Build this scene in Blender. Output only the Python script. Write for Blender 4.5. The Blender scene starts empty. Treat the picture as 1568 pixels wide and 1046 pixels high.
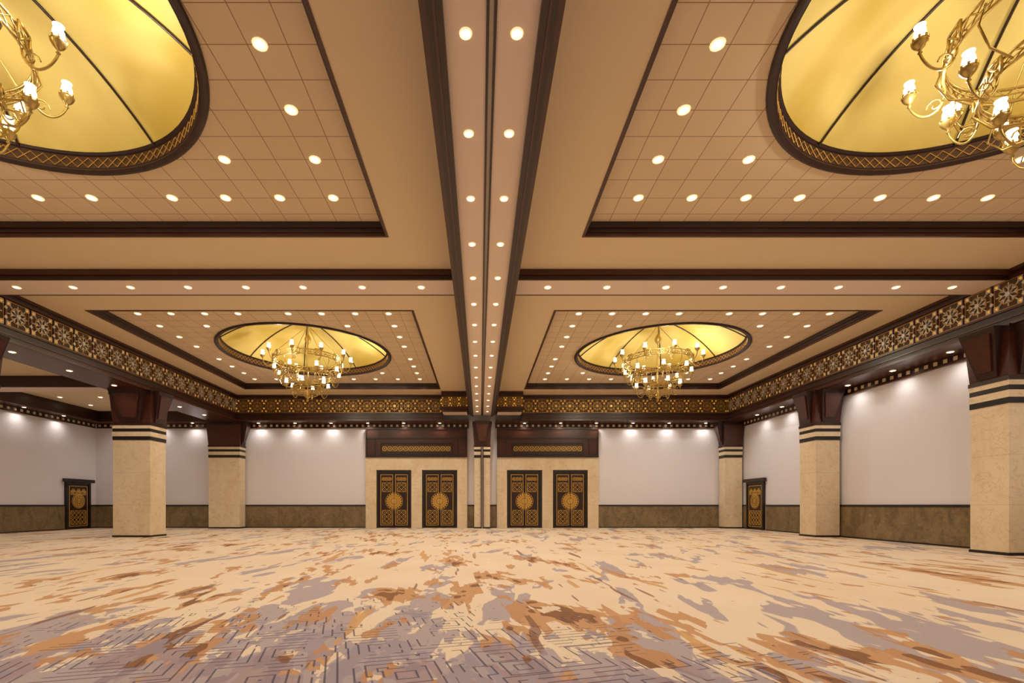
import bpy, math, random
from math import sin, cos, pi, radians
from mathutils import Vector
random.seed(7)
S = bpy.context.scene

# ------------------------------------------------------------------ helpers
def lin(c):
    return tuple(((v/255)/12.92 if v/255 <= .04045 else ((v/255+.055)/1.055)**2.4) for v in c)+(1,)

class N:
    def __init__(s, name):
        s.m = bpy.data.materials.new(name); s.m.use_nodes = True
        s.t = s.m.node_tree; s.b = s.t.nodes['Principled BSDF']
        s.m.cycles.emission_sampling = 'NONE'
    def new(s, typ, **kw):
        n = s.t.nodes.new(typ)
        for k, v in kw.items():
            setattr(n, k, v)
        return n
    def link(s, a, b): s.t.links.new(a, b)
    def math(s, op, a, b=None, clamp=False):
        n = s.new('ShaderNodeMath', operation=op); n.use_clamp = clamp
        for i, v in enumerate((a, b)):
            if v is None: continue
            if hasattr(v, 'links'): s.link(v, n.inputs[i])
            else: n.inputs[i].default_value = v
        return n.outputs[0]
    def mix(s, f, a, b, typ='MIX'):
        n = s.new('ShaderNodeMix', data_type='RGBA', blend_type=typ)
        for i, v in ((0, f), (6, a), (7, b)):
            if hasattr(v, 'links'): s.link(v, n.inputs[i])
            else: n.inputs[i].default_value = v
        return n.outputs[2]
    def coord(s):
        return s.new('ShaderNodeTexCoord').outputs['Object']
    def mapping(s, vec, scale=(1,1,1), loc=(0,0,0), rot=(0,0,0)):
        n = s.new('ShaderNodeMapping'); s.link(vec, n.inputs[0])
        n.inputs['Scale'].default_value = scale; n.inputs['Location'].default_value = loc
        n.inputs['Rotation'].default_value = rot
        return n.outputs[0]
    def noise(s, vec, scale, detail=4, rough=.5, dist=0):
        n = s.new('ShaderNodeTexNoise'); s.link(vec, n.inputs['Vector'])
        n.inputs['Scale'].default_value = scale; n.inputs['Detail'].default_value = detail
        n.inputs['Roughness'].default_value = rough; n.inputs['Distortion'].default_value = dist
        return n.outputs['Fac']
    def step(s, v, lo, hi):
        n = s.new('ShaderNodeMapRange'); n.interpolation_type = 'SMOOTHSTEP'
        s.link(v, n.inputs[0]); n.inputs[1].default_value = lo; n.inputs[2].default_value = hi
        return n.outputs[0]

def simple(name, col, rough=.5, metal=0, emit=None, es=0, var=.06, vscale=3):
    n = N(name)
    c = lin(col)
    if var > .02:
        nz = n.noise(n.coord(), vscale, 2)
        dark = tuple(v*(1-var*2) for v in c[:3])+(1,)
        n.link(n.mix(nz, dark, c), n.b.inputs['Base Color'])
    else:
        n.b.inputs['Base Color'].default_value = c
    n.b.inputs['Roughness'].default_value = rough
    n.b.inputs['Metallic'].default_value = metal
    if emit:
        n.b.inputs['Emission Color'].default_value = lin(emit)
        n.b.inputs['Emission Strength'].default_value = es
    return n.m

def marble(name, a, b, c, scale=1.0, rough=.35, joints=None, vein=None, sp=.55):
    n = N(name)
    co = n.coord()
    n1 = n.noise(n.mapping(co, (1,1,.6)), 1.1*scale, 5, .6, 1.0)
    n2 = n.noise(n.mapping(co, (1,1,1), (5,3,1)), 5*scale, 4, .65, .6)
    col = n.mix(n.step(n1, .35, .65), lin(a), lin(b))
    col = n.mix(n.math('MULTIPLY', n.step(n2, .5, .75), sp), col, lin(c))
    if vein:
        n3 = n.noise(n.mapping(co, (1,1,1.6), (2,8,3)), 1.5*scale, 4, .6, 1.6)
        v = n.math('ABSOLUTE', n.math('SUBTRACT', n3, .5))
        v = n.step(v, .018, .0)
        col = n.mix(n.math('MULTIPLY', v, .5), col, lin(vein))
    if joints:
        sx = n.new('ShaderNodeSeparateXYZ'); n.link(co, sx.inputs[0])
        fr = n.math('FRACT', n.math('DIVIDE', sx.outputs[2], joints))
        ln = n.math('LESS_THAN', fr, .008)
        col = n.mix(n.math('MULTIPLY', ln, .35), col, (.2,.13,.07,1))
    n.link(col, n.b.inputs['Base Color'])
    n.b.inputs['Roughness'].default_value = rough
    return n.m

M = {}
def woodmat():
    n = N('dark_walnut')
    co = n.coord()
    g = n.noise(n.mapping(co, (1,1,7)), 3, 3, .6, .4)
    n.link(n.mix(g, lin((48,23,15)), lin((88,43,27))), n.b.inputs['Base Color'])
    n.b.inputs['Roughness'].default_value = .28
    return n.m
M['wood'] = woodmat()
M['wood_dk'] = simple('espresso_wood', (50,25,18), .34, var=.15, vscale=6)
M['black'] = simple('black_stone', (34,27,22), .35)
M['brass'] = simple('aged_brass', (210,180,108), .3, .8, var=.1, vscale=12)
M['gold'] = simple('bright_gilding', (226,178,84), .4, .5, (230,170,70), .06, var=.1, vscale=12)  # slight glow put into the gilding so it reads brighter
M['bronze'] = simple('bronze_lattice', (186,142,70), .38, .5, var=.1, vscale=8)
M['silver'] = simple('pale_bronze', (214,202,184), .4, .4, var=.1, vscale=8)
M['back'] = simple('lattice_backing', (66,36,22), .6, 0, (255,170,60), .015, var=.2, vscale=4)
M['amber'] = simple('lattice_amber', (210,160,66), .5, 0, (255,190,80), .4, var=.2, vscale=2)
M['cream'] = simple('ceiling_paint', (224,202,166), .75, var=.02)
M['pink'] = simple('beam_paint', (228,207,190), .65, var=.02)
M['wall'] = simple('wall_fabric', (230,226,232), .8, var=.02)
M['stone'] = marble('beige_limestone', (236,218,186), (227,205,168), (206,178,138), .8, .4, 1.2, (200,168,126), .4)
M['dado'] = marble('olive_marble', (112,95,68), (140,120,88), (78,62,42), 1.8, .3, None, (176,156,120))
M['metal'] = simple('track_metal', (160,150,140), .35, .7)
M['lampe'] = simple('downlight_lens', (255,240,210), .5, 0, (255,240,214), 20, var=0)
M['lamps'] = simple('downlight_trim', (250,232,200), .4, 0, (255,214,156), 1.0, var=0)  # trim ring with a warm glow painted in as the lens halo
M['flame'] = simple('frosted_bulb', (255,240,210), .5, 0, (255,238,196), 5, var=0)

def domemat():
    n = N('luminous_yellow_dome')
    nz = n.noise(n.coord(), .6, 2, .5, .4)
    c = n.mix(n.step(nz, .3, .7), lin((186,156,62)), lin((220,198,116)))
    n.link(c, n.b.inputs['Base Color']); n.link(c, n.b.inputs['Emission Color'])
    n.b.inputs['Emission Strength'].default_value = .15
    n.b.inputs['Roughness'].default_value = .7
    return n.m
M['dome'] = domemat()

def tilemat():
    n = N('acoustic_ceiling_tile')
    co = n.coord()
    br = n.new('ShaderNodeTexBrick'); br.offset = 0; br.squash = 1
    n.link(co, br.inputs['Vector'])
    br.inputs['Scale'].default_value = 1
    br.inputs['Brick Width'].default_value = .507
    br.inputs['Row Height'].default_value = .507
    br.inputs['Mortar Size'].default_value = .007
    br.inputs['Mortar Smooth'].default_value = .2
    br.inputs['Color1'].default_value = lin((221,198,165))
    br.inputs['Color2'].default_value = lin((216,192,158))
    br.inputs['Mortar'].default_value = lin((150,120,92))
    n.link(br.outputs['Color'], n.b.inputs['Base Color'])
    n.b.inputs['Roughness'].default_value = .8
    return n.m
M['tile'] = tilemat()

def carpetmat():
    n = N('abstract_carpet')
    co = n.coord()
    sx = n.new('ShaderNodeSeparateXYZ'); n.link(co, sx.inputs[0])
    X, Y = sx.outputs[0], sx.outputs[1]
    def wn1(v, w, seed):
        wn = n.new('ShaderNodeTexWhiteNoise', noise_dimensions='1D')
        n.link(n.math('ADD', n.math('FLOOR', n.math('DIVIDE', v, w)), seed), wn.inputs['W'])
        return wn.outputs['Value']
    def comb(w, amp, seed, sk=.22):
        xs = n.math('ADD', X, n.math('MULTIPLY', Y, sk))
        y2 = n.math('ADD', Y, n.math('MULTIPLY', wn1(xs, w, seed), amp))
        cx = n.new('ShaderNodeCombineXYZ'); n.link(xs, cx.inputs[0]); n.link(y2, cx.inputs[1])
        return cx.outputs[0]
    base = n.mix(n.noise(co, .5, 2), lin((214,188,156)), lin((230,209,182)))
    v1 = comb(.15, .9, 0, .1); v2 = comb(.2, 1.1, 40, -.15); v3 = comb(.09, 1.6, 90, .05); v4 = comb(.11, .7, 130, .3)
    big = n.noise(n.mapping(co, (1,1,1), (3,9,0)), .2, 1)
    reg = n.math('SUBTRACT', 8.6, n.math('ADD', Y, n.math('MULTIPLY', n.math('ABSOLUTE', n.math('ADD', X, 1.0)), .7)))
    reg = n.math('MULTIPLY', n.math('MINIMUM', n.math('MAXIMUM', reg, -.6), 3.0), .026)
    col = base
    a = n.noise(n.mapping(v2, (1.5,.5,1), (11,2,0)), .95, 3, .55, .3)
    a = n.math('ADD', n.math('ADD', a, n.math('MULTIPLY', big, .3)), reg)
    col = n.mix(n.math('MULTIPLY', n.step(a, .72, .73), .75), col, lin((152,138,146)))
    b = n.noise(n.mapping(v1, (1.5,.75,1), (2,7,0)), .95, 3, .55, .3)
    b = n.math('ADD', n.math('SUBTRACT', b, n.math('MULTIPLY', big, .3)), reg)
    col = n.mix(n.math('MULTIPLY', n.step(b, .43, .438), .85), col, lin((186,134,86)))
    col = n.mix(n.math('MULTIPLY', n.step(b, .515, .523), .85), col, lin((126,86,60)))
    e2 = n.noise(n.mapping(v4, (1.6,.9,1), (52,7,0)), 1.1, 3, .5, .2)
    e2 = n.math('ADD', e2, n.math('MULTIPLY', reg, .6))
    col = n.mix(n.math('MULTIPLY', n.step(e2, .62, .628), .9), col, lin((224,202,174)))
    c = n.noise(n.mapping(v3, (3.2,.35,1), (5,1,0)), 1.2, 2, .5)
    col = n.mix(n.math('MULTIPLY', n.step(c, .685, .693), .8), col, lin((130,90,70)))
    c2 = n.noise(n.mapping(v3, (2.2,.32,1), (25,31,0)), 1.1, 2, .5)
    col = n.mix(n.math('MULTIPLY', n.step(c2, .665, .675), .85), col, lin((198,150,94)))
    # maze linework in the foreground, broken up by patches
    vo = n.new('ShaderNodeTexVoronoi', distance='MANHATTAN', feature='F1')
    n.link(n.mapping(co,(1,1,1),(0,0,0),(0,0,.5)), vo.inputs['Vector']); vo.inputs['Scale'].default_value = 1.05
    fr = n.math('FRACT', n.math('MULTIPLY', vo.outputs['Distance'], 8))
    gap = n.step(n.noise(n.mapping(co,(1,1,1),(7,7,0)), 3.0, 1), .42, .44)
    ln = n.math('MULTIPLY', n.math('LESS_THAN', fr, .18), gap)
    maskn = n.noise(n.mapping(v1, (1.6,1.1,1)), 1.15, 4, .6)
    d = n.math('ADD', n.math('MULTIPLY', n.math('SUBTRACT', 4.25, Y), .45), n.math('MULTIPLY', n.math('SUBTRACT', maskn, .5), 4.0))
    d = n.math('SUBTRACT', d, n.math('MULTIPLY', n.math('MAXIMUM', n.math('SUBTRACT', n.math('ABSOLUTE', n.math('ADD', X, 1.6)), 2.0), 0.0), .45))
    mk = n.step(d, .0, .03)
    g = n.mix(n.noise(co, 1.5, 2), lin((136,124,136)), lin((170,153,156)))
    col = n.mix(n.math('MULTIPLY', mk, .78), col, g)
    ml = n.step(d, -.45, -.4)
    col = n.mix(n.math('MULTIPLY', n.math('MULTIPLY', ln, ml), .8), col, lin((80,72,84)))
    fine = n.noise(co, 60, 2, .7)
    col = n.mix(.26, col, n.mix(fine, (.4,.4,.4,1), (1,1,1,1)), 'MULTIPLY')
    n.link(col, n.b.inputs['Base Color'])
    n.b.inputs['Roughness'].default_value = .95
    n.b.inputs['Specular IOR Level'].default_value = .1
    return n.m
M['carpet'] = carpetmat()

class MB:
    def __init__(s): s.v=[]; s.f=[]; s.m=[]; s.mats=[]
    def mi(s, k):
        if k not in s.mats: s.mats.append(k)
        return s.mats.index(k)
    def add(s, vs, fs, k):
        o=len(s.v); s.v += [tuple(v) for v in vs]; i=s.mi(k)
        for f in fs: s.f.append(tuple(a+o for a in f)); s.m.append(i)
    BF=[(0,3,2,1),(4,5,6,7),(0,1,5,4),(1,2,6,5),(2,3,7,6),(3,0,4,7)]
    def box(s,x0,x1,y0,y1,z0,z1,k):
        if x0>x1:x0,x1=x1,x0
        if y0>y1:y0,y1=y1,y0
        s.add([(x0,y0,z0),(x1,y0,z0),(x1,y1,z0),(x0,y1,z0),(x0,y0,z1),(x1,y0,z1),(x1,y1,z1),(x0,y1,z1)],s.BF,k)
    def frus(s,b,t,z0,z1,k):
        x0,x1,y0,y1=b; a0,a1,b0,b1=t
        s.add([(x0,y0,z0),(x1,y0,z0),(x1,y1,z0),(x0,y1,z0),(a0,b0,z1),(a1,b0,z1),(a1,b1,z1),(a0,b1,z1)],s.BF,k)
    def obox(s,c,u,v,w,k):
        c,u,v,w=map(Vector,(c,u,v,w))
        s.add([c-u-v-w,c+u-v-w,c+u+v-w,c-u+v-w,c-u-v+w,c+u-v+w,c+u+v+w,c-u+v+w],s.BF,k)
    def lathe(s,c,prof,k,n=12,cap=False):
        vs=[];fs=[]
        for r,z in prof:
            for i in range(n):
                a=2*pi*i/n; vs.append((c[0]+r*cos(a),c[1]+r*sin(a),c[2]+z))
        for j in range(len(prof)-1):
            for i in range(n):
                fs.append((j*n+i,j*n+(i+1)%n,(j+1)*n+(i+1)%n,(j+1)*n+i))
        if cap: fs.append(tuple(range(n)))
        s.add(vs,fs,k)
    def tube(s,pts,r,k,n=6,closed=False):
        pts=[Vector(p) for p in pts]; m=len(pts); vs=[];fs=[]
        for i,p in enumerate(pts):
            if closed: t=pts[(i+1)%m]-pts[i-1]
            else: t=pts[min(i+1,m-1)]-pts[max(i-1,0)]
            t.normalize()
            up=Vector((0,0,1)) if abs(t.z)<.95 else Vector((1,0,0))
            a=t.cross(up).normalized(); b=t.cross(a)
            for j in range(n):
                q=2*pi*j/n; vs.append(p+a*r*cos(q)+b*r*sin(q))
        L=m if closed else m-1
        for i in range(L):
            for j in range(n):
                fs.append((i*n+j,i*n+(j+1)%n,((i+1)%m)*n+(j+1)%n,((i+1)%m)*n+j))
        s.add(vs,fs,k)
    def mesh(s,name,smooth=False):
        me=bpy.data.meshes.new(name); me.from_pydata(s.v,[],s.f)
        for k in s.mats: me.materials.append(M[k])
        me.polygons.foreach_set('material_index',s.m)
        if smooth: me.polygons.foreach_set('use_smooth',[True]*len(s.f))
        me.update(); return me
    def obj(s,name,smooth=False,loc=(0,0,0),parent=None):
        o=bpy.data.objects.new(name,s.mesh(name,smooth)); S.collection.objects.link(o); o.location=loc
        if parent: o.parent=parent
        return o

class Plane2:
    """draw flat bars on a plane: origin, U axis, V axis, N outward normal"""
    def __init__(s,mb,O,U,V): s.mb=mb; s.O=Vector(O); s.U=Vector(U); s.V=Vector(V); s.N=s.U.cross(s.V)
    def P(s,u,v,n=0): return s.O+s.U*u+s.V*v+s.N*n
    def bar(s,a,b,w,k,n0=0,n1=.02):
        A=Vector(a);B=Vector(b); d=B-A; L=d.length
        if L<1e-6: return
        d/=L; c=(A+B)/2
        s.mb.obox(s.P(c.x,c.y,(n0+n1)/2),(s.U*d.x+s.V*d.y)*(L/2),(s.U*-d.y+s.V*d.x)*(w/2),s.N*((n1-n0)/2),k)
    def rect(s,u0,u1,v0,v1,k,n0=0,n1=.02):
        s.bar((u0,(v0+v1)/2),(u1,(v0+v1)/2),v1-v0,k,n0,n1)
    def frame(s,u0,u1,v0,v1,w,k,n0=0,n1=.02):
        s.rect(u0,u1,v0,v0+w,k,n0,n1); s.rect(u0,u1,v1-w,v1,k,n0,n1)
        s.rect(u0,u0+w,v0+w,v1-w,k,n0,n1); s.rect(u1-w,u1,v0+w,v1-w,k,n0,n1)
    def ring(s,c,r,w,k,n0=0,n1=.02,seg=12,ph=0):
        p=[(c[0]+r*cos(2*pi*i/seg+ph),c[1]+r*sin(2*pi*i/seg+ph)) for i in range(seg)]
        for i in range(seg): s.bar(p[i],p[(i+1)%seg],w,k,n0,n1)
    def disc(s,c,r,k,n0=0,n1=.02,seg=24):
        vs=[];
        for n in (n0,n1):
            for i in range(seg):
                a=2*pi*i/seg; vs.append(s.P(c[0]+r*cos(a),c[1]+r*sin(a),n))
        fs=[tuple(range(seg,2*seg)),tuple(range(seg-1,-1,-1))]+[(i,(i+1)%seg,seg+(i+1)%seg,seg+i) for i in range(seg)]
        s.mb.add(vs,fs,k)

# ------------------------------------------------------------------ dimensions
ZS=6.75; ZT=7.0; ZB=6.54; ZC=5.8; ZSOF=5.45
XC=12.4; XW=13.4; XA=-20.3; YB=25.4; YF=24.4; Y0=-1.6
BX=6.68; BYS=(5.32,18.44); BH=4.68; DR=3.05
E=.003

# ------------------------------------------------------------------ shell
m=MB(); m.box(XA-.2,XW+.2,Y0-.2,YB+.2,-.12,0,'carpet'); m.obj('floor')
m=MB(); m.box(XA-.2,XW+.2,YB,YB+.2,0,6.8,'wall'); m.obj('wall_north')
m=MB(); m.box(XA-.2,XW+.2,Y0-.2,Y0,0,6.8,'wall'); m.obj('wall_south')
m=MB(); m.box(XW,XW+.2,Y0,YB,0,6.8,'wall'); m.obj('wall_east')
m=MB(); m.box(XA-.2,XA,Y0,YB,0,6.8,'wall'); m.obj('wall_west')

m=MB()
for sx in (-1,1):
    def bx(a,b,y0,y1,z0,z1,k): m.box(sx*a,sx*b,y0,y1,z0,z1,k)
    x0,x1=BX-BH,BX+BH
    ys=[(Y0,BYS[0]-BH),(BYS[0]+BH,BYS[1]-BH),(BYS[1]+BH,YB)]
    for a,b in ys: bx(0,XC+.05,a,b,ZS,ZS+.1,'cream')
    for by in BYS:
        bx(0,x0,by-BH,by+BH,ZS,ZS+.1,'cream'); bx(x1,XC+.05,by-BH,by+BH,ZS,ZS+.1,'cream')
        angs=[2*pi*i/72 for i in range(72)]
        vs=[];fs=[]
        for a in angs:
            c_,s_=cos(a),sin(a); t=BH/max(abs(c_),abs(s_))
            vs.append((sx*BX+DR*c_,by+DR*s_,ZT)); vs.append((sx*BX+t*c_,by+t*s_,ZT))
        n=len(angs)
        for i in range(n):
            j=(i+1)%n; fs.append((2*i,2*i+1,2*j+1,2*j))
        m.add(vs,fs,'tile')
m.box(XA,-13.7,Y0,YB,6.0,6.1,'cream')
m.obj('ceiling')

m=MB()
for sx in (-1,1):
    for by in BYS:
        cx=sx*BX
        for (o,i,z0,z1,k) in ((BH,BH-.05,6.735,6.80,'wood'),(BH,BH-.08,6.80,6.88,'wood_dk'),(BH,BH-.12,6.88,ZT,'wood_dk')):
            m.box(cx-o,cx+o,by+i,by+o,z0,z1,k); m.box(cx-o,cx+o,by-o,by-i,z0,z1,k)
            m.box(cx-o,cx-i,by-i,by+i,z0,z1,k); m.box(cx+i,cx+o,by-i,by+i,z0,z1,k)
m.obj('trim_1')

m=MB()
m.box(-.45,-.05,Y0,24.75,ZC,ZC+.05,'pink'); m.box(.05,.45,Y0,24.75,ZC,ZC+.05,'pink')
for s in (-1,1):
    m.box(s*.45,s*.52,Y0,24.75,ZC-.07,ZS,'wood_dk')
    m.box(s*.52,s*.545,Y0,24.75,ZC-.085,ZS,'wood')
    m.box(s*.545,s*.61,Y0,24.75,ZC-.03,ZS,'wood_dk')
    m.box(s*.61,s*.68,Y0,24.75,ZC+.04,ZS,'wood')
    m.box(s*.022,s*.05,Y0,24.75,ZC-.02,ZC+.1,'wood_dk')
m.box(-.022,.022,Y0,24.75,ZC+.01,ZC+.08,'metal')
m.obj('ceiling_beam')
for k,(a,b) in enumerate(((11.4,12.3),(Y0,-.75))):
    m=MB()
    for s in (-1,1):
        m.box(s*.68,s*XC,a+.05,b-.03,ZB,ZS,'pink')
        m.box(s*.68,s*XC,a,a+.05,ZB-.02,ZS,'wood_dk'); m.box(s*.68,s*XC,b-.03,b,ZB-.01,ZS,'wood_dk')
        m.box(s*.68,s*XC,a-.04,a,ZB+.08,ZS,'wood'); m.box(s*.68,s*XC,b,b+.03,ZB+.12,ZS,'wood')
    m.obj('ceiling_beam')

# ------------------------------------------------------------------ friezes
def frieze(m,O,U,L,top=ZS,bot=ZSOF,latb=5.85,latt=6.55,metal='bronze'):
    p=Plane2(m,O,U,(0,0,1))
    p.rect(0,L,latb,latt,'back',-.06,-.03)
    p.rect(0,L,bot,latb,'wood_dk',-.06,.0)
    p.rect(0,L,latt,top,'wood_dk',-.06,.0)
    p.rect(0,L,latb-.05,latb,'wood',0,.04); p.rect(0,L,latt,latt+.05,'wood',0,.04)
    p.rect(0,L,bot,bot+.07,'wood',0,.05); p.rect(0,L,bot+.16,bot+.2,'wood',0,.025)
    p.rect(0,L,top-.07,top,'wood',0,.08)
    H=latt-latb; n=max(1,round(L/(H*1.0))); w=L/n
    for i in range(n):
        u=i*w; c=(u+w/2,(latb+latt)/2); h=H/2
        p.rect(u-.018,u+.018,latb,latt,'wood',-.03,.02)
        for k in range(8):
            a=2*pi*k/8
            rr=h*.92 if k%2 else h*.8
            p.bar((c[0]+.03*cos(a),c[1]+.03*sin(a)),(c[0]+rr*cos(a),c[1]+rr*sin(a)),.02,metal,-.03,-.004)
            for q in (-.28,.28):
                p.bar((c[0]+h*.62*cos(a+q),c[1]+h*.62*sin(a+q)),(c[0]+h*.36*cos(a),c[1]+h*.36*sin(a)),.02,metal,-.03,.0)
        p.ring(c,h*.62,.022,'bronze',-.03,.002,8,pi/8)
        p.disc(c,h*.17,'brass' if metal=='bronze' else metal,-.02,.02,8)
        p.frame(u+.035,u+w-.035,latb+.02,latt-.02,.018,'bronze',-.03,-.002)
        for q in (-1,1):
            for r in (-1,1):
                cc=(c[0]+q*w*.37,c[1]+r*H*.37)
                p.frame(cc[0]-.055,cc[0]+.055,cc[1]-.055,cc[1]+.055,.016,metal,-.03,.004)
                p.disc(cc,.035,'amber',-.03,.006,4)
        for r in (-1,1):
            p.disc((u,c[1]+r*H*.18),.05,'amber' if metal=='bronze' else metal,-.02,.026,4)
m=MB()
frieze(m,(XC,YB-.9,0),(0,-1,0),YB-.9-Y0,metal='silver')
m.box(XC+.06,XW-E,Y0,YB-E,ZSOF,ZSOF+.06,'wood'); m.box(XC+.06,XW-E,Y0,YB-E,ZS-.05,ZS+.05,'wood')
m.obj('trim_2')
m=MB()
frieze(m,(-XC,Y0,0),(0,1,0),YB-.9-Y0,metal='silver')
m.box(-13.8,-XC-.06,Y0,YB-E,ZSOF,ZSOF+.06,'wood'); m.box(-13.86,-13.8,Y0,YB-E,ZSOF,6.02,'wood_dk')
m.box(-13.8,-XC-.06,Y0,YB-E,ZS-.05,ZS+.05,'wood')
m.obj('trim_3')
m=MB()
frieze(m,(-XC,YF,0),(1,0,0),XC-2.0); frieze(m,(2.0,YF,0),(1,0,0),XC-2.0)
for s in (-1,1):
    m.box(s*.68,s*XC,YF+.06,YB-E,ZSOF,ZSOF+.06,'wood')
    a,b=(-2.0,-.7) if s<0 else (.7,2.0)
    frieze(m,(a,23.6,0),(1,0,0),1.3,bot=5.75,latb=6.0,latt=6.5)
    m.box(a,b,23.66,24.46,5.75,5.8,'pink')
    m.box(a,a+.05,23.66,24.46,5.75,ZS,'wood_dk'); m.box(b-.05,b,23.66,24.46,5.75,ZS,'wood_dk')
m.obj('trim_4')
def dentil(m,O,U,L):
    p=Plane2(m,O,U,(0,0,1))
    p.rect(0,L,5.24,ZSOF,'wood_dk',0,.05)
    n=int(L/.3)
    for i in range(n):
        u=(i+.5)*L/n; p.rect(u-.06,u+.06,5.3,5.41,'cream',.05,.07)
    p.rect(0,L,5.22,5.26,'wood',0,.08)
m=MB(); dentil(m,(-13.9,YB-E,0),(1,0,0),13.2); dentil(m,(.7,YB-E,0),(1,0,0),XW-.7); m.obj('trim_5')
m=MB(); dentil(m,(XW-E,YB-.1,0),(0,-1,0),YB-Y0-.1); m.obj('trim_6')
m=MB(); dentil(m,(XA+E,Y0,0),(0,1,0),YB-Y0-.1); dentil(m,(XA+.1,YB-E,0),(1,0,0),-13.9-XA-.1)
m.box(XA+E,XA+.7,Y0,YB-.7,5.45,5.5,'wood'); m.box(XA+.66,XA+.7,Y0,YB-.7,5.5,6,'wood_dk')
m.box(XA+E,-13.86,YB-.7,YB-E,5.45,5.5,'wood'); m.box(XA+.7,-13.86,YB-.7,YB-.66,5.5,6,'wood_dk')
m.box(XA+.7,-13.86,18.0,18.9,5.62,6.0,'pink'); m.box(XA+.7,-13.86,17.94,18.0,5.58,6.0,'wood_dk')
m.box(XA+.7,-13.86,11.4,12.3,5.62,6.0,'pink'); m.box(XA+.7,-13.86,11.34,11.4,5.58,6.0,'wood_dk')
m.obj('trim_7')

# ------------------------------------------------------------------ domes
def dome_mesh():
    m=MB(); c=(0,0,0)
    m.lathe(c,[(3.10,0),(3.14,-.02),(3.12,-.05),(3.07,-.06),(3.05,-.03),(3.02,-.03),(3.0,0)],'wood_dk',96)
    m.lathe(c,[(3.01,-.03),(3.01,.2)],'back',96); m.lathe(c,[(3.01,.2),(2.97,.205),(2.97,.23),(2.95,.235)],'wood_dk',96)
    nn=110
    for i in range(nn):
        a0=2*pi*i/nn;a1=2*pi*(i+1)/nn;am=(a0+a1)/2
        P=lambda a,z:(3.0*cos(a),3.0*sin(a),z)
        m.tube([P(a0,.09),P(am,.17)],.01,'bronze',4); m.tube([P(am,.17),P(a1,.09)],.01,'bronze',4)
        m.tube([P(a0,.09),P(am,.01)],.01,'bronze',4); m.tube([P(am,.01),P(a1,.09)],.01,'bronze',4)
    R=2.985; rise=1.05; z0=.22; Rs=(R*R+rise*rise)/(2*rise)
    prof=[]
    for j in range(17):
        r=R*cos(j/16*pi/2) if j<16 else .02
        prof.append((r,z0+math.sqrt(Rs*Rs-r*r)-(Rs-rise)))
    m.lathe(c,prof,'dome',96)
    for i in range(8):
        a=2*pi*(i+.5)/8
        m.tube([(r*.995*cos(a),r*.995*sin(a),z-.02) for r,z in prof],.02,'wood_dk',5)
    m.lathe((0,0,z0+rise-.12),[(.0,0),(.22,0),(.26,.05),(.1,.12)],'brass',20)
    return m.mesh('ceiling_dome',True)
dm=dome_mesh()
for sx in (-1,1):
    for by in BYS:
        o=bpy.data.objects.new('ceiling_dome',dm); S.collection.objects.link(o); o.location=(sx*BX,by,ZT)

# ------------------------------------------------------------------ columns
def column(x0,x1,y0,y1,faces,name='column'):
    cx,cy=(x0+x1)/2,(y0+y1)/2
    m=MB(); hx,hy=(x1-x0)/2,(y1-y0)/2
    def b(e,z0,z1,k): m.box(-hx-e,hx+e,-hy-e,hy+e,z0,z1,k)
    b(.02,0,.07,'black'); b(0,.07,3.62,'stone'); b(.012,3.62,3.76,'black'); b(.02,3.76,3.93,'stone')
    b(.012,3.93,4.05,'black'); b(.02,4.05,4.17,'stone')
    b(.03,4.17,4.27,'wood_dk')
    m.frus((-hx-.01,hx+.01,-hy-.01,hy+.01),(-hx-.08,hx+.08,-hy-.08,hy+.08),4.27,5.3,'wood')
    b(.1,5.3,5.47,'wood_dk')
    for f in faces:
        if f=='-y': U=Vector((1,0,0)); O=Vector((0,-hy,0)); h=hx
        if f=='+x': U=Vector((0,1,0)); O=Vector((hx,0,0)); h=hy
        if f=='-x': U=Vector((0,-1,0)); O=Vector((-hx,0,0)); h=hy
        Nn=U.cross(Vector((0,0,1)))
        for (wt,wb,zt,zb,pt,pb,k) in ((h*.95,h*.52,5.46,4.3,.34,.05,'wood_dk'),(h*.72,h*.36,5.3,4.45,.345,.12,'wood')):
            vs=[]
            for z,w,p in ((zb,wb,pb),(zt,wt,pt)):
                for su,d in ((-1,-.02),(1,-.02),(1,p),(-1,p)):
                    vs.append(O+U*(su*w)+Nn*d+Vector((0,0,z)))
            m.add(vs,MB.BF,k)
    return m.obj(name,False,(cx,cy,0))
G_=.115
column(XC,XW-G_,11.43,12.33,('-y','-x'))
column(XC,XW-G_,18.0,18.9,('-y','-x'))
column(XC,XW-G_,24.7,YB-G_,('-x',))
column(-13.78,-XC,11.43,12.33,('-y','+x'))
column(-13.78,-XC,18.0,18.9,('-y','+x'))
column(-13.98,-XC,24.7,YB-G_,('+x',))
column(-.4,.4,24.75,YB-G_,('-y',),'pier')
m=MB(); m.box(-.07,-.04,24.66,24.72,0,4.15,'wood_dk'); m.box(.04,.07,24.66,24.72,0,4.15,'wood_dk'); m.box(-.04,.04,24.68,24.72,0,4.15,'metal')
m.obj('partition_jamb')

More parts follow.
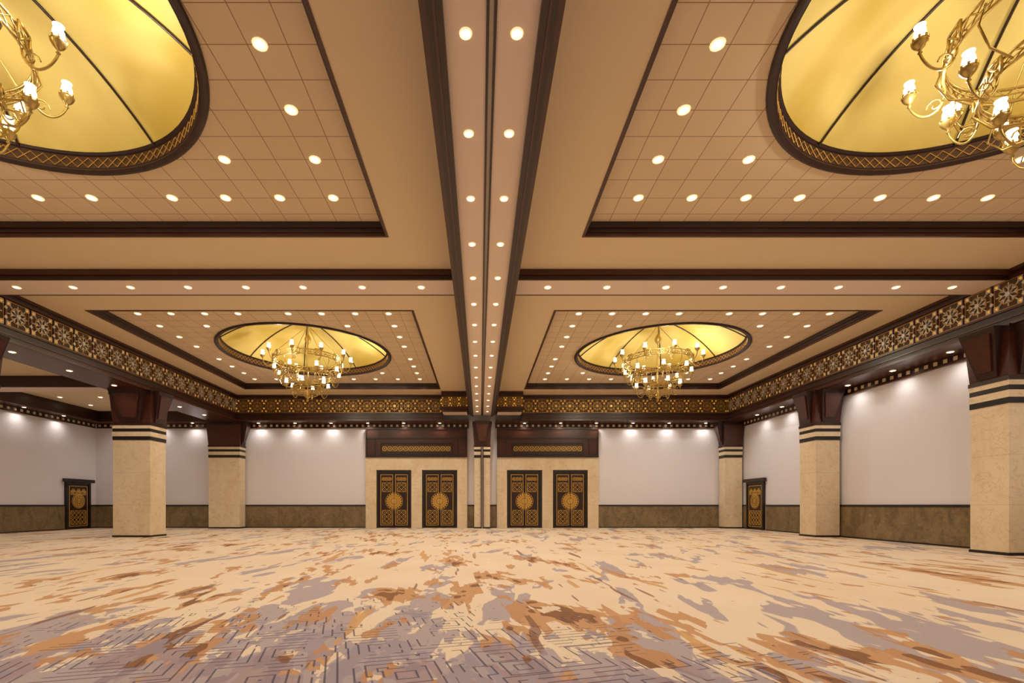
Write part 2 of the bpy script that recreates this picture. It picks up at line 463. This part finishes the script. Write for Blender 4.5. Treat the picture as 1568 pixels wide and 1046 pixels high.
# ------------------------------------------------------------------ dado
m=MB()
D=.05
for a,b in ((XA,-13.98),(-XC,-6.1),(-.76,-.4),(.4,.76),(6.1,XC)):
    m.box(a,b,YB-D,YB,0,1.14,'dado'); m.box(a,b,YB-D-.02,YB,1.14,1.21,'black'); m.box(a,b,YB-D-.01,YB,0,.05,'black')
m.obj('baseboard_north')
m=MB()
for a,b in ((Y0,22.75),(24.45,YB-D)):
    m.box(XW-D,XW,a,b,0,1.14,'dado'); m.box(XW-D-.02,XW,a,b,1.14,1.21,'black'); m.box(XW-D-.01,XW,a,b,0,.05,'black')
m.obj('baseboard_east')
m=MB()
for a,b in ((Y0,23.45),(24.95,YB-D)):
    m.box(XA,XA+D,a,b,0,1.14,'dado'); m.box(XA,XA+D+.02,a,b,1.14,1.21,'black'); m.box(XA,XA+D+.01,a,b,0,.05,'black')
m.obj('baseboard_west')

# ------------------------------------------------------------------ stone portals with carved headers
for s in (-1,1):
    m=MB()
    X0,X1=(-6.08,-.78) if s<0 else (.78,6.08)
    dl=[(-5.52,-3.7),(-3.14,-1.3)] if s<0 else [(1.3,3.14),(3.7,5.52)]
    xs=[X0,dl[0][0],dl[0][1],dl[1][0],dl[1][1],X1]
    Yb=YB-E
    for a,b in ((xs[0],xs[1]),(xs[2],xs[3]),(xs[4],xs[5])): m.box(a,b,YB-.16,Yb,0,3.03,'stone')
    m.box(X0,X1,YB-.16,Yb,3.03,3.74,'stone')
    m.box(X0,X1,YB-.14,Yb,3.74,5.2,'wood')
    p=Plane2(m,(X0,YB-.14,0),(1,0,0),(0,0,1)); W=X1-X0
    p.frame(0,W,3.74,5.2,.06,'wood_dk',0,.05)
    p.rect(0,W,3.68,3.76,'wood_dk',0,.09)
    p.frame(.0,.5,3.8,4.68,.05,'wood_dk',0,.04); p.frame(W-.5,W,3.8,4.68,.05,'wood_dk',0,.04)
    p.rect(.0,W,4.66,4.74,'wood_dk',0,.05)
    u0,u1,v0,v1=.85,W-.85,3.9,4.38
    p.rect(u0,u1,v0,v1,'wood_dk',0,.015); p.frame(u0-.08,u1+.08,v0-.08,v1+.08,.05,'wood_dk',0,.06)
    n=13; w=(u1-u0)/n
    for i in range(n):
        c=(u0+(i+.5)*w,(v0+v1)/2)
        p.ring(c,w*.42,.028,'gold',.015,.035,8,pi/8)
        p.disc(c,.035,'gold',.015,.035,6)
        p.bar((c[0]-w/2,v0+.1),(c[0]+w/2,v1-.1),.014,'bronze',.015,.03)
        p.bar((c[0]-w/2,v1-.1),(c[0]+w/2,v0+.1),.014,'bronze',.015,.03)
    m.obj('trim_%d'%(8 if s<0 else 9))  # door surround: stone jambs with the carved header above

# ------------------------------------------------------------------ doors
def door_mesh(w,h,frame=.12,lintel=0):
    m=MB(); p=Plane2(m,(-w/2,0,0),(1,0,0),(0,0,1))
    p.rect(0,w,0,h,'wood_dk',-.05,.0)
    p.rect(0,frame,0,h,'black',0,.06); p.rect(w-frame,w,0,h,'black',0,.06); p.rect(frame,w-frame,h-frame,h,'black',0,.06)
    if lintel: p.rect(-lintel,w+lintel,h-.02,h+.14,'wood_dk',-.0,.14)
    x0,x1=frame+.02,w-frame-.02; z0,z1=.06,h-frame-.02
    mid=(x0+x1)/2
    leaves=[(x0,mid-.01),(mid+.01,x1)] if w>1.5 else [(x0,x1)]
    for a,b in leaves:
        p.rect(a,b,z0,z1,'wood_dk',0,.02)
        p.frame(a+.05,b-.05,z0+.08,z1-.06,.024,'gold',.02,.032)
        for (pz0,pz1) in ((z0+.18,.92),(1.9,z1-.5)):
            ww=(b-a-.28); nx=max(2,round(ww/.24)); cw=ww/nx; nz=max(2,round((pz1-pz0)/.24)); ch=(pz1-pz0)/nz
            for i in range(nx):
                for j in range(nz):
                    cx=a+.14+(i+.5)*cw; cz=pz0+(j+.5)*ch
                    q=[(cx-cw/2,cz),(cx,cz+ch/2),(cx+cw/2,cz),(cx,cz-ch/2)]
                    for k in range(4): p.bar(q[k],q[(k+1)%4],.016,'gold',.02,.03)
                    p.disc((cx,cz),.022,'gold',.02,.034,6)
            p.frame(a+.13,b-.13,pz0-.01,pz1+.01,.016,'gold',.02,.03)
        ww=(b-a-.26)
        for i in range(3):
            cx=a+.13+(i+.5)*ww/3
            p.ring((cx,z1-.3),.085,.024,'gold',.02,.035,10); p.disc((cx,z1-.3),.035,'gold',.02,.035,8)
    c=(mid,1.4); r=.34 if w>1.5 else .28
    # sunburst medallion: disc, pointed rays, rings and boss
    p.disc(c,r,'gold',.02,.05,32)
    for k in range(20):
        a=2*pi*k/20
        p.disc((c[0]+r*1.08*cos(a),c[1]+r*1.08*sin(a)),r*.13,'gold',.02,.045,6)
        p.disc((c[0]+r*.68*cos(a),c[1]+r*.68*sin(a)),r*.055,'wood_dk',.05,.054,6)
    p.ring(c,r*.88,.02,'wood',.05,.06,24); p.ring(c,r*.48,.025,'wood',.05,.06,16)
    p.ring(c,r*1.32,.016,'gold',.02,.035,24)
    p.disc(c,r*.24,'brass',.05,.085,16)
    if w>1.5:
        p.rect(mid-.006,mid+.006,z0,z1,'black',.02,.068)
        for q in (-.06,.06): p.rect(mid+q-.012,mid+q+.012,.78,.93,'metal',.02,.07)
    return m
me=door_mesh(1.8,3.0).mesh('door')
k=1
for cx in (-4.61,-2.22,2.22,4.61):
    o=bpy.data.objects.new('door_%d'%k,me); S.collection.objects.link(o); o.location=(cx,YB-.06,.0); k+=1
ms=door_mesh(1.48,2.35,.12,.16).mesh('side_door')
o=bpy.data.objects.new('door_5',ms); S.collection.objects.link(o); o.location=(XA+.06,24.2,0); o.rotation_euler=(0,0,pi/2)
o=bpy.data.objects.new('door_6',ms); S.collection.objects.link(o); o.location=(XW-.06,23.6,0); o.rotation_euler=(0,0,-pi/2)

# ------------------------------------------------------------------ downlights
def spotdata(name,w,ang,blend=.7,col=(1,.945,.865)):
    L=bpy.data.lights.new(name,'SPOT'); L.energy=w; L.spot_size=radians(ang); L.spot_blend=blend
    L.color=col; L.shadow_soft_size=.05; return L
def downs(name,pts,r,data,lamps=None):
    m=MB()
    for (x,y,z) in pts:
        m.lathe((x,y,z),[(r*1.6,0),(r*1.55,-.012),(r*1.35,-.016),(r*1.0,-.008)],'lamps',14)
        n=14; m.add([(x+r*cos(2*pi*i/n),y+r*sin(2*pi*i/n),z-.01) for i in range(n)],[tuple(range(n-1,-1,-1))],'lampe')
    o=m.obj(name)
    for (x,y,z) in (lamps if lamps is not None else pts):
        l=bpy.data.objects.new(name+'_lamp',data); S.collection.objects.link(l); l.location=(x,y,z-.04); l.parent=o
    return o
big=spotdata('bay_spot',148,130); small=spotdata('beam_spot',82,120); wash=spotdata('wash_spot',36,150,1.0)
cross=spotdata('cross_spot',70,120)
offs=[.76,1.77,2.79,3.80]; offs=[-o for o in offs[::-1]]+offs
for sx in (-1,1):
    for by in BYS:
        P=[];Lp=[]
        for i,o in enumerate(offs):
            for e in (-3.8,3.8):
                P.append((sx*BX+o,by+e,ZT))
                if i in (0,2,5): Lp.append((sx*BX+o*(1 if e<0 else -1),by+e,ZT))
            if abs(o)<3.7:
                for e in (-3.8,3.8):
                    P.append((sx*BX+e,by+o,ZT))
                    if i in (2,5): Lp.append((sx*BX+e,by+o,ZT))
        for a in (-2.28,2.28):
            for b in (-2.79,2.79): P.append((sx*BX+a,by+b,ZT))
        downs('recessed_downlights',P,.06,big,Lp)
P=[];Lp=[]
for i in range(19):
    y=.9+i*1.27
    if y<24.5:
        for s in (-1,1): P.append((s*.25,y,ZC))
        if i%2==0: Lp.append((.25 if i%4 else -.25,y,ZC))
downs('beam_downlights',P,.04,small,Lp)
xs=(1.55,3.0,4.45,5.85,7.27,8.68,10.09,11.47)
P=[(s*x,11.85,ZB) for s in (-1,1) for x in xs]
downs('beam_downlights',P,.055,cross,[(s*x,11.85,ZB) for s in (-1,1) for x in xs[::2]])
ys=[y for y in [2.2+1.87*i for i in range(13)] if not (11.3<y<12.4 or 17.9<y<19 or y>24.6)]
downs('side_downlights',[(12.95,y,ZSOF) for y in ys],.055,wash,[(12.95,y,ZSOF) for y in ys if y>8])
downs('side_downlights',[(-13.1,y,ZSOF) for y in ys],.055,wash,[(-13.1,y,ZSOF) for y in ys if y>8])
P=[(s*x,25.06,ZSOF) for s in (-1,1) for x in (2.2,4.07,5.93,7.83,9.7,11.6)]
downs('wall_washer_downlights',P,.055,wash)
P=[(x,y,6.0) for x in (-15.2,-17.0,-18.8) for y in (8,10.3,13.5,15,16.6,20,21.5,23.2)]
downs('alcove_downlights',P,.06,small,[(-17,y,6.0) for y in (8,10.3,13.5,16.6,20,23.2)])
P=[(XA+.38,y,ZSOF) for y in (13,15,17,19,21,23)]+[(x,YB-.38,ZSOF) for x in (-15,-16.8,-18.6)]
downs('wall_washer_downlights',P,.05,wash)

# ------------------------------------------------------------------ chandeliers
def chand():
    m=MB()
    def P(r,a,z): return (r*cos(a),r*sin(a),z)
    def ringt(r,z,t,k='brass',n=48): m.tube([P(r,2*pi*i/n,z) for i in range(n)],t,k,6,True)
    def lamp(r,a,z):
        c=P(r,a,z)
        m.lathe(c,[(.0,-.15),(.025,-.13),(.013,-.1),(.035,-.075),(.06,-.05),(.082,-.01),(.086,.015),(.07,.01),(.04,-.01)],'brass',12)
        for q in range(8):
            aa=2*pi*q/8
            m.obox((c[0]+.082*cos(aa),c[1]+.082*sin(aa),c[2]+.025),(-.012*sin(aa),.012*cos(aa),0),(.004*cos(aa),.004*sin(aa),0),(0,0,.02),'brass')
        m.lathe(c,[(.03,.0),(.052,.03),(.066,.08),(.06,.13),(.045,.165),(.06,.2),(.0,.205)],'flame',12)
    def tier(R,z,hb,n,rl,zl,ph=0):
        ringt(R,z,.018); ringt(R,z+hb,.018); ringt(R*.985,z+hb/2,.008)
        q=n*4
        for i in range(q):
            a0=2*pi*i/q+ph; a1=2*pi*(i+1)/q+ph
            m.tube([P(R,a0,z),P(R,(a0+a1)/2,z+hb/2),P(R,a1,z+hb)],.009,'brass',4)
            m.tube([P(R,a1,z),P(R,(a0+a1)/2,z+hb/2),P(R,a0,z+hb)],.009,'brass',4)
        for i in range(n):
            a=2*pi*(i+.5)/n+ph
            c=Vector(P(R+.03,a,z+hb/2)); T=Vector((-sin(a),cos(a),0)); K=Vector((cos(a),sin(a),0)); Z=Vector((0,0,1))
            e=hb*.68
            for s in (-1,1):
                m.obox(c+T*s*e,T*.014,Z*e,K*.01,'brass'); m.obox(c+Z*s*e,T*e,Z*.014,K*.01,'brass')
            m.obox(c,(T+Z).normalized()*e*1.25,(T-Z).normalized()*.012,K*.008,'brass')
            m.obox(c,(T-Z).normalized()*e*1.25,(T+Z).normalized()*.012,K*.008,'brass')
            pts=[]
            for j in range(15):
                t=j/14; r=R+(rl-R)*(1-cos(t*pi*.85))/(1-cos(pi*.85))
                zz=z+(zl-.14-z)*t - .24*sin(t*pi)
                pts.append(P(r,a,zz))
            m.tube(pts,.014,'brass',6)
            pts=[P(R+.1+.09*cos(t)*(1-t/9),a,z-.14+.09*sin(t)*(1-t/9)) for t in [k*.6 for k in range(12)]]
            m.tube(pts,.009,'brass',5)
            lamp(rl,a,zl)
    tier(1.22,-.6,.17,10,1.58,-.46)
    tier(.92,-1.14,.13,8,1.2,-1.02,.2)
    tier(.5,-1.62,.1,6,.78,-1.5,.1)
    for i in range(10):
        a=2*pi*i/10
        m.tube([P(1.22,a,-.5),P(1.3,a,-.74),P(1.18,a,-.98),P(.92,a,-1.1)],.013,'brass',6)
    for i in range(8):
        a=2*pi*i/8+.2
        m.tube([P(.92,a,-1.14),P(.98,a,-1.32),P(.82,a,-1.52),P(.5,a,-1.58)],.012,'brass',6)
    for i in range(6):
        a=2*pi*i/6+.1
        m.tube([P(.5,a,-1.62),P(.5,a,-1.76),P(.3,a,-1.86),P(.03,a,-1.84)],.012,'brass',6)
    m.lathe((0,0,-1.95),[(0,-.12),(.05,-.08),(.03,-.03),(.1,.03),(.12,.08),(.05,.14),(.03,.3)],'brass',14)
    m.tube([(0,0,-1.7),(0,0,.92)],.02,'brass',8)
    m.lathe((0,0,.3),[(0.03,-.2),(.1,-.08),(.13,0),(.1,.08),(.03,.2)],'brass',14)
    for i in range(5):
        a=2*pi*(i*2)/10
        m.tube([P(.08,a,.75),P(1.22,a,-.43)],.012,'brass',5)
    return m
cm=chand().mesh('chandelier',True)
pl=bpy.data.lights.new('chandelier_bulb','POINT'); pl.energy=68; pl.color=(1,.91,.77); pl.shadow_soft_size=.08
for sx in (-1,1):
    for by in BYS:
        o=bpy.data.objects.new('chandelier',cm); S.collection.objects.link(o); o.location=(sx*BX,by,7.22)
        for i in range(3):
            a=2*pi*i/3+.3; r,z=((1.75,-.3),(1.35,-.85),(1.75,-.3))[i]
            l=bpy.data.objects.new('bulb',pl); S.collection.objects.link(l); l.parent=o; l.location=(r*cos(a),r*sin(a),z)

# ------------------------------------------------------------------ world, camera
w=bpy.data.worlds.new('world'); S.world=w; w.use_nodes=True
w.node_tree.nodes['Background'].inputs[0].default_value=(.9,.8,.7,1); w.node_tree.nodes['Background'].inputs[1].default_value=.1
S.view_settings.view_transform='Standard'
cd=bpy.data.cameras.new('camera'); co=bpy.data.objects.new('camera',cd); S.collection.objects.link(co)
co.location=(-.11,0,1.2); co.rotation_euler=(pi/2,0,0)
cd.sensor_width=36; cd.lens=740/1568*36; cd.shift_x=.03125; cd.shift_y=.1597; cd.clip_end=200
S.camera=co
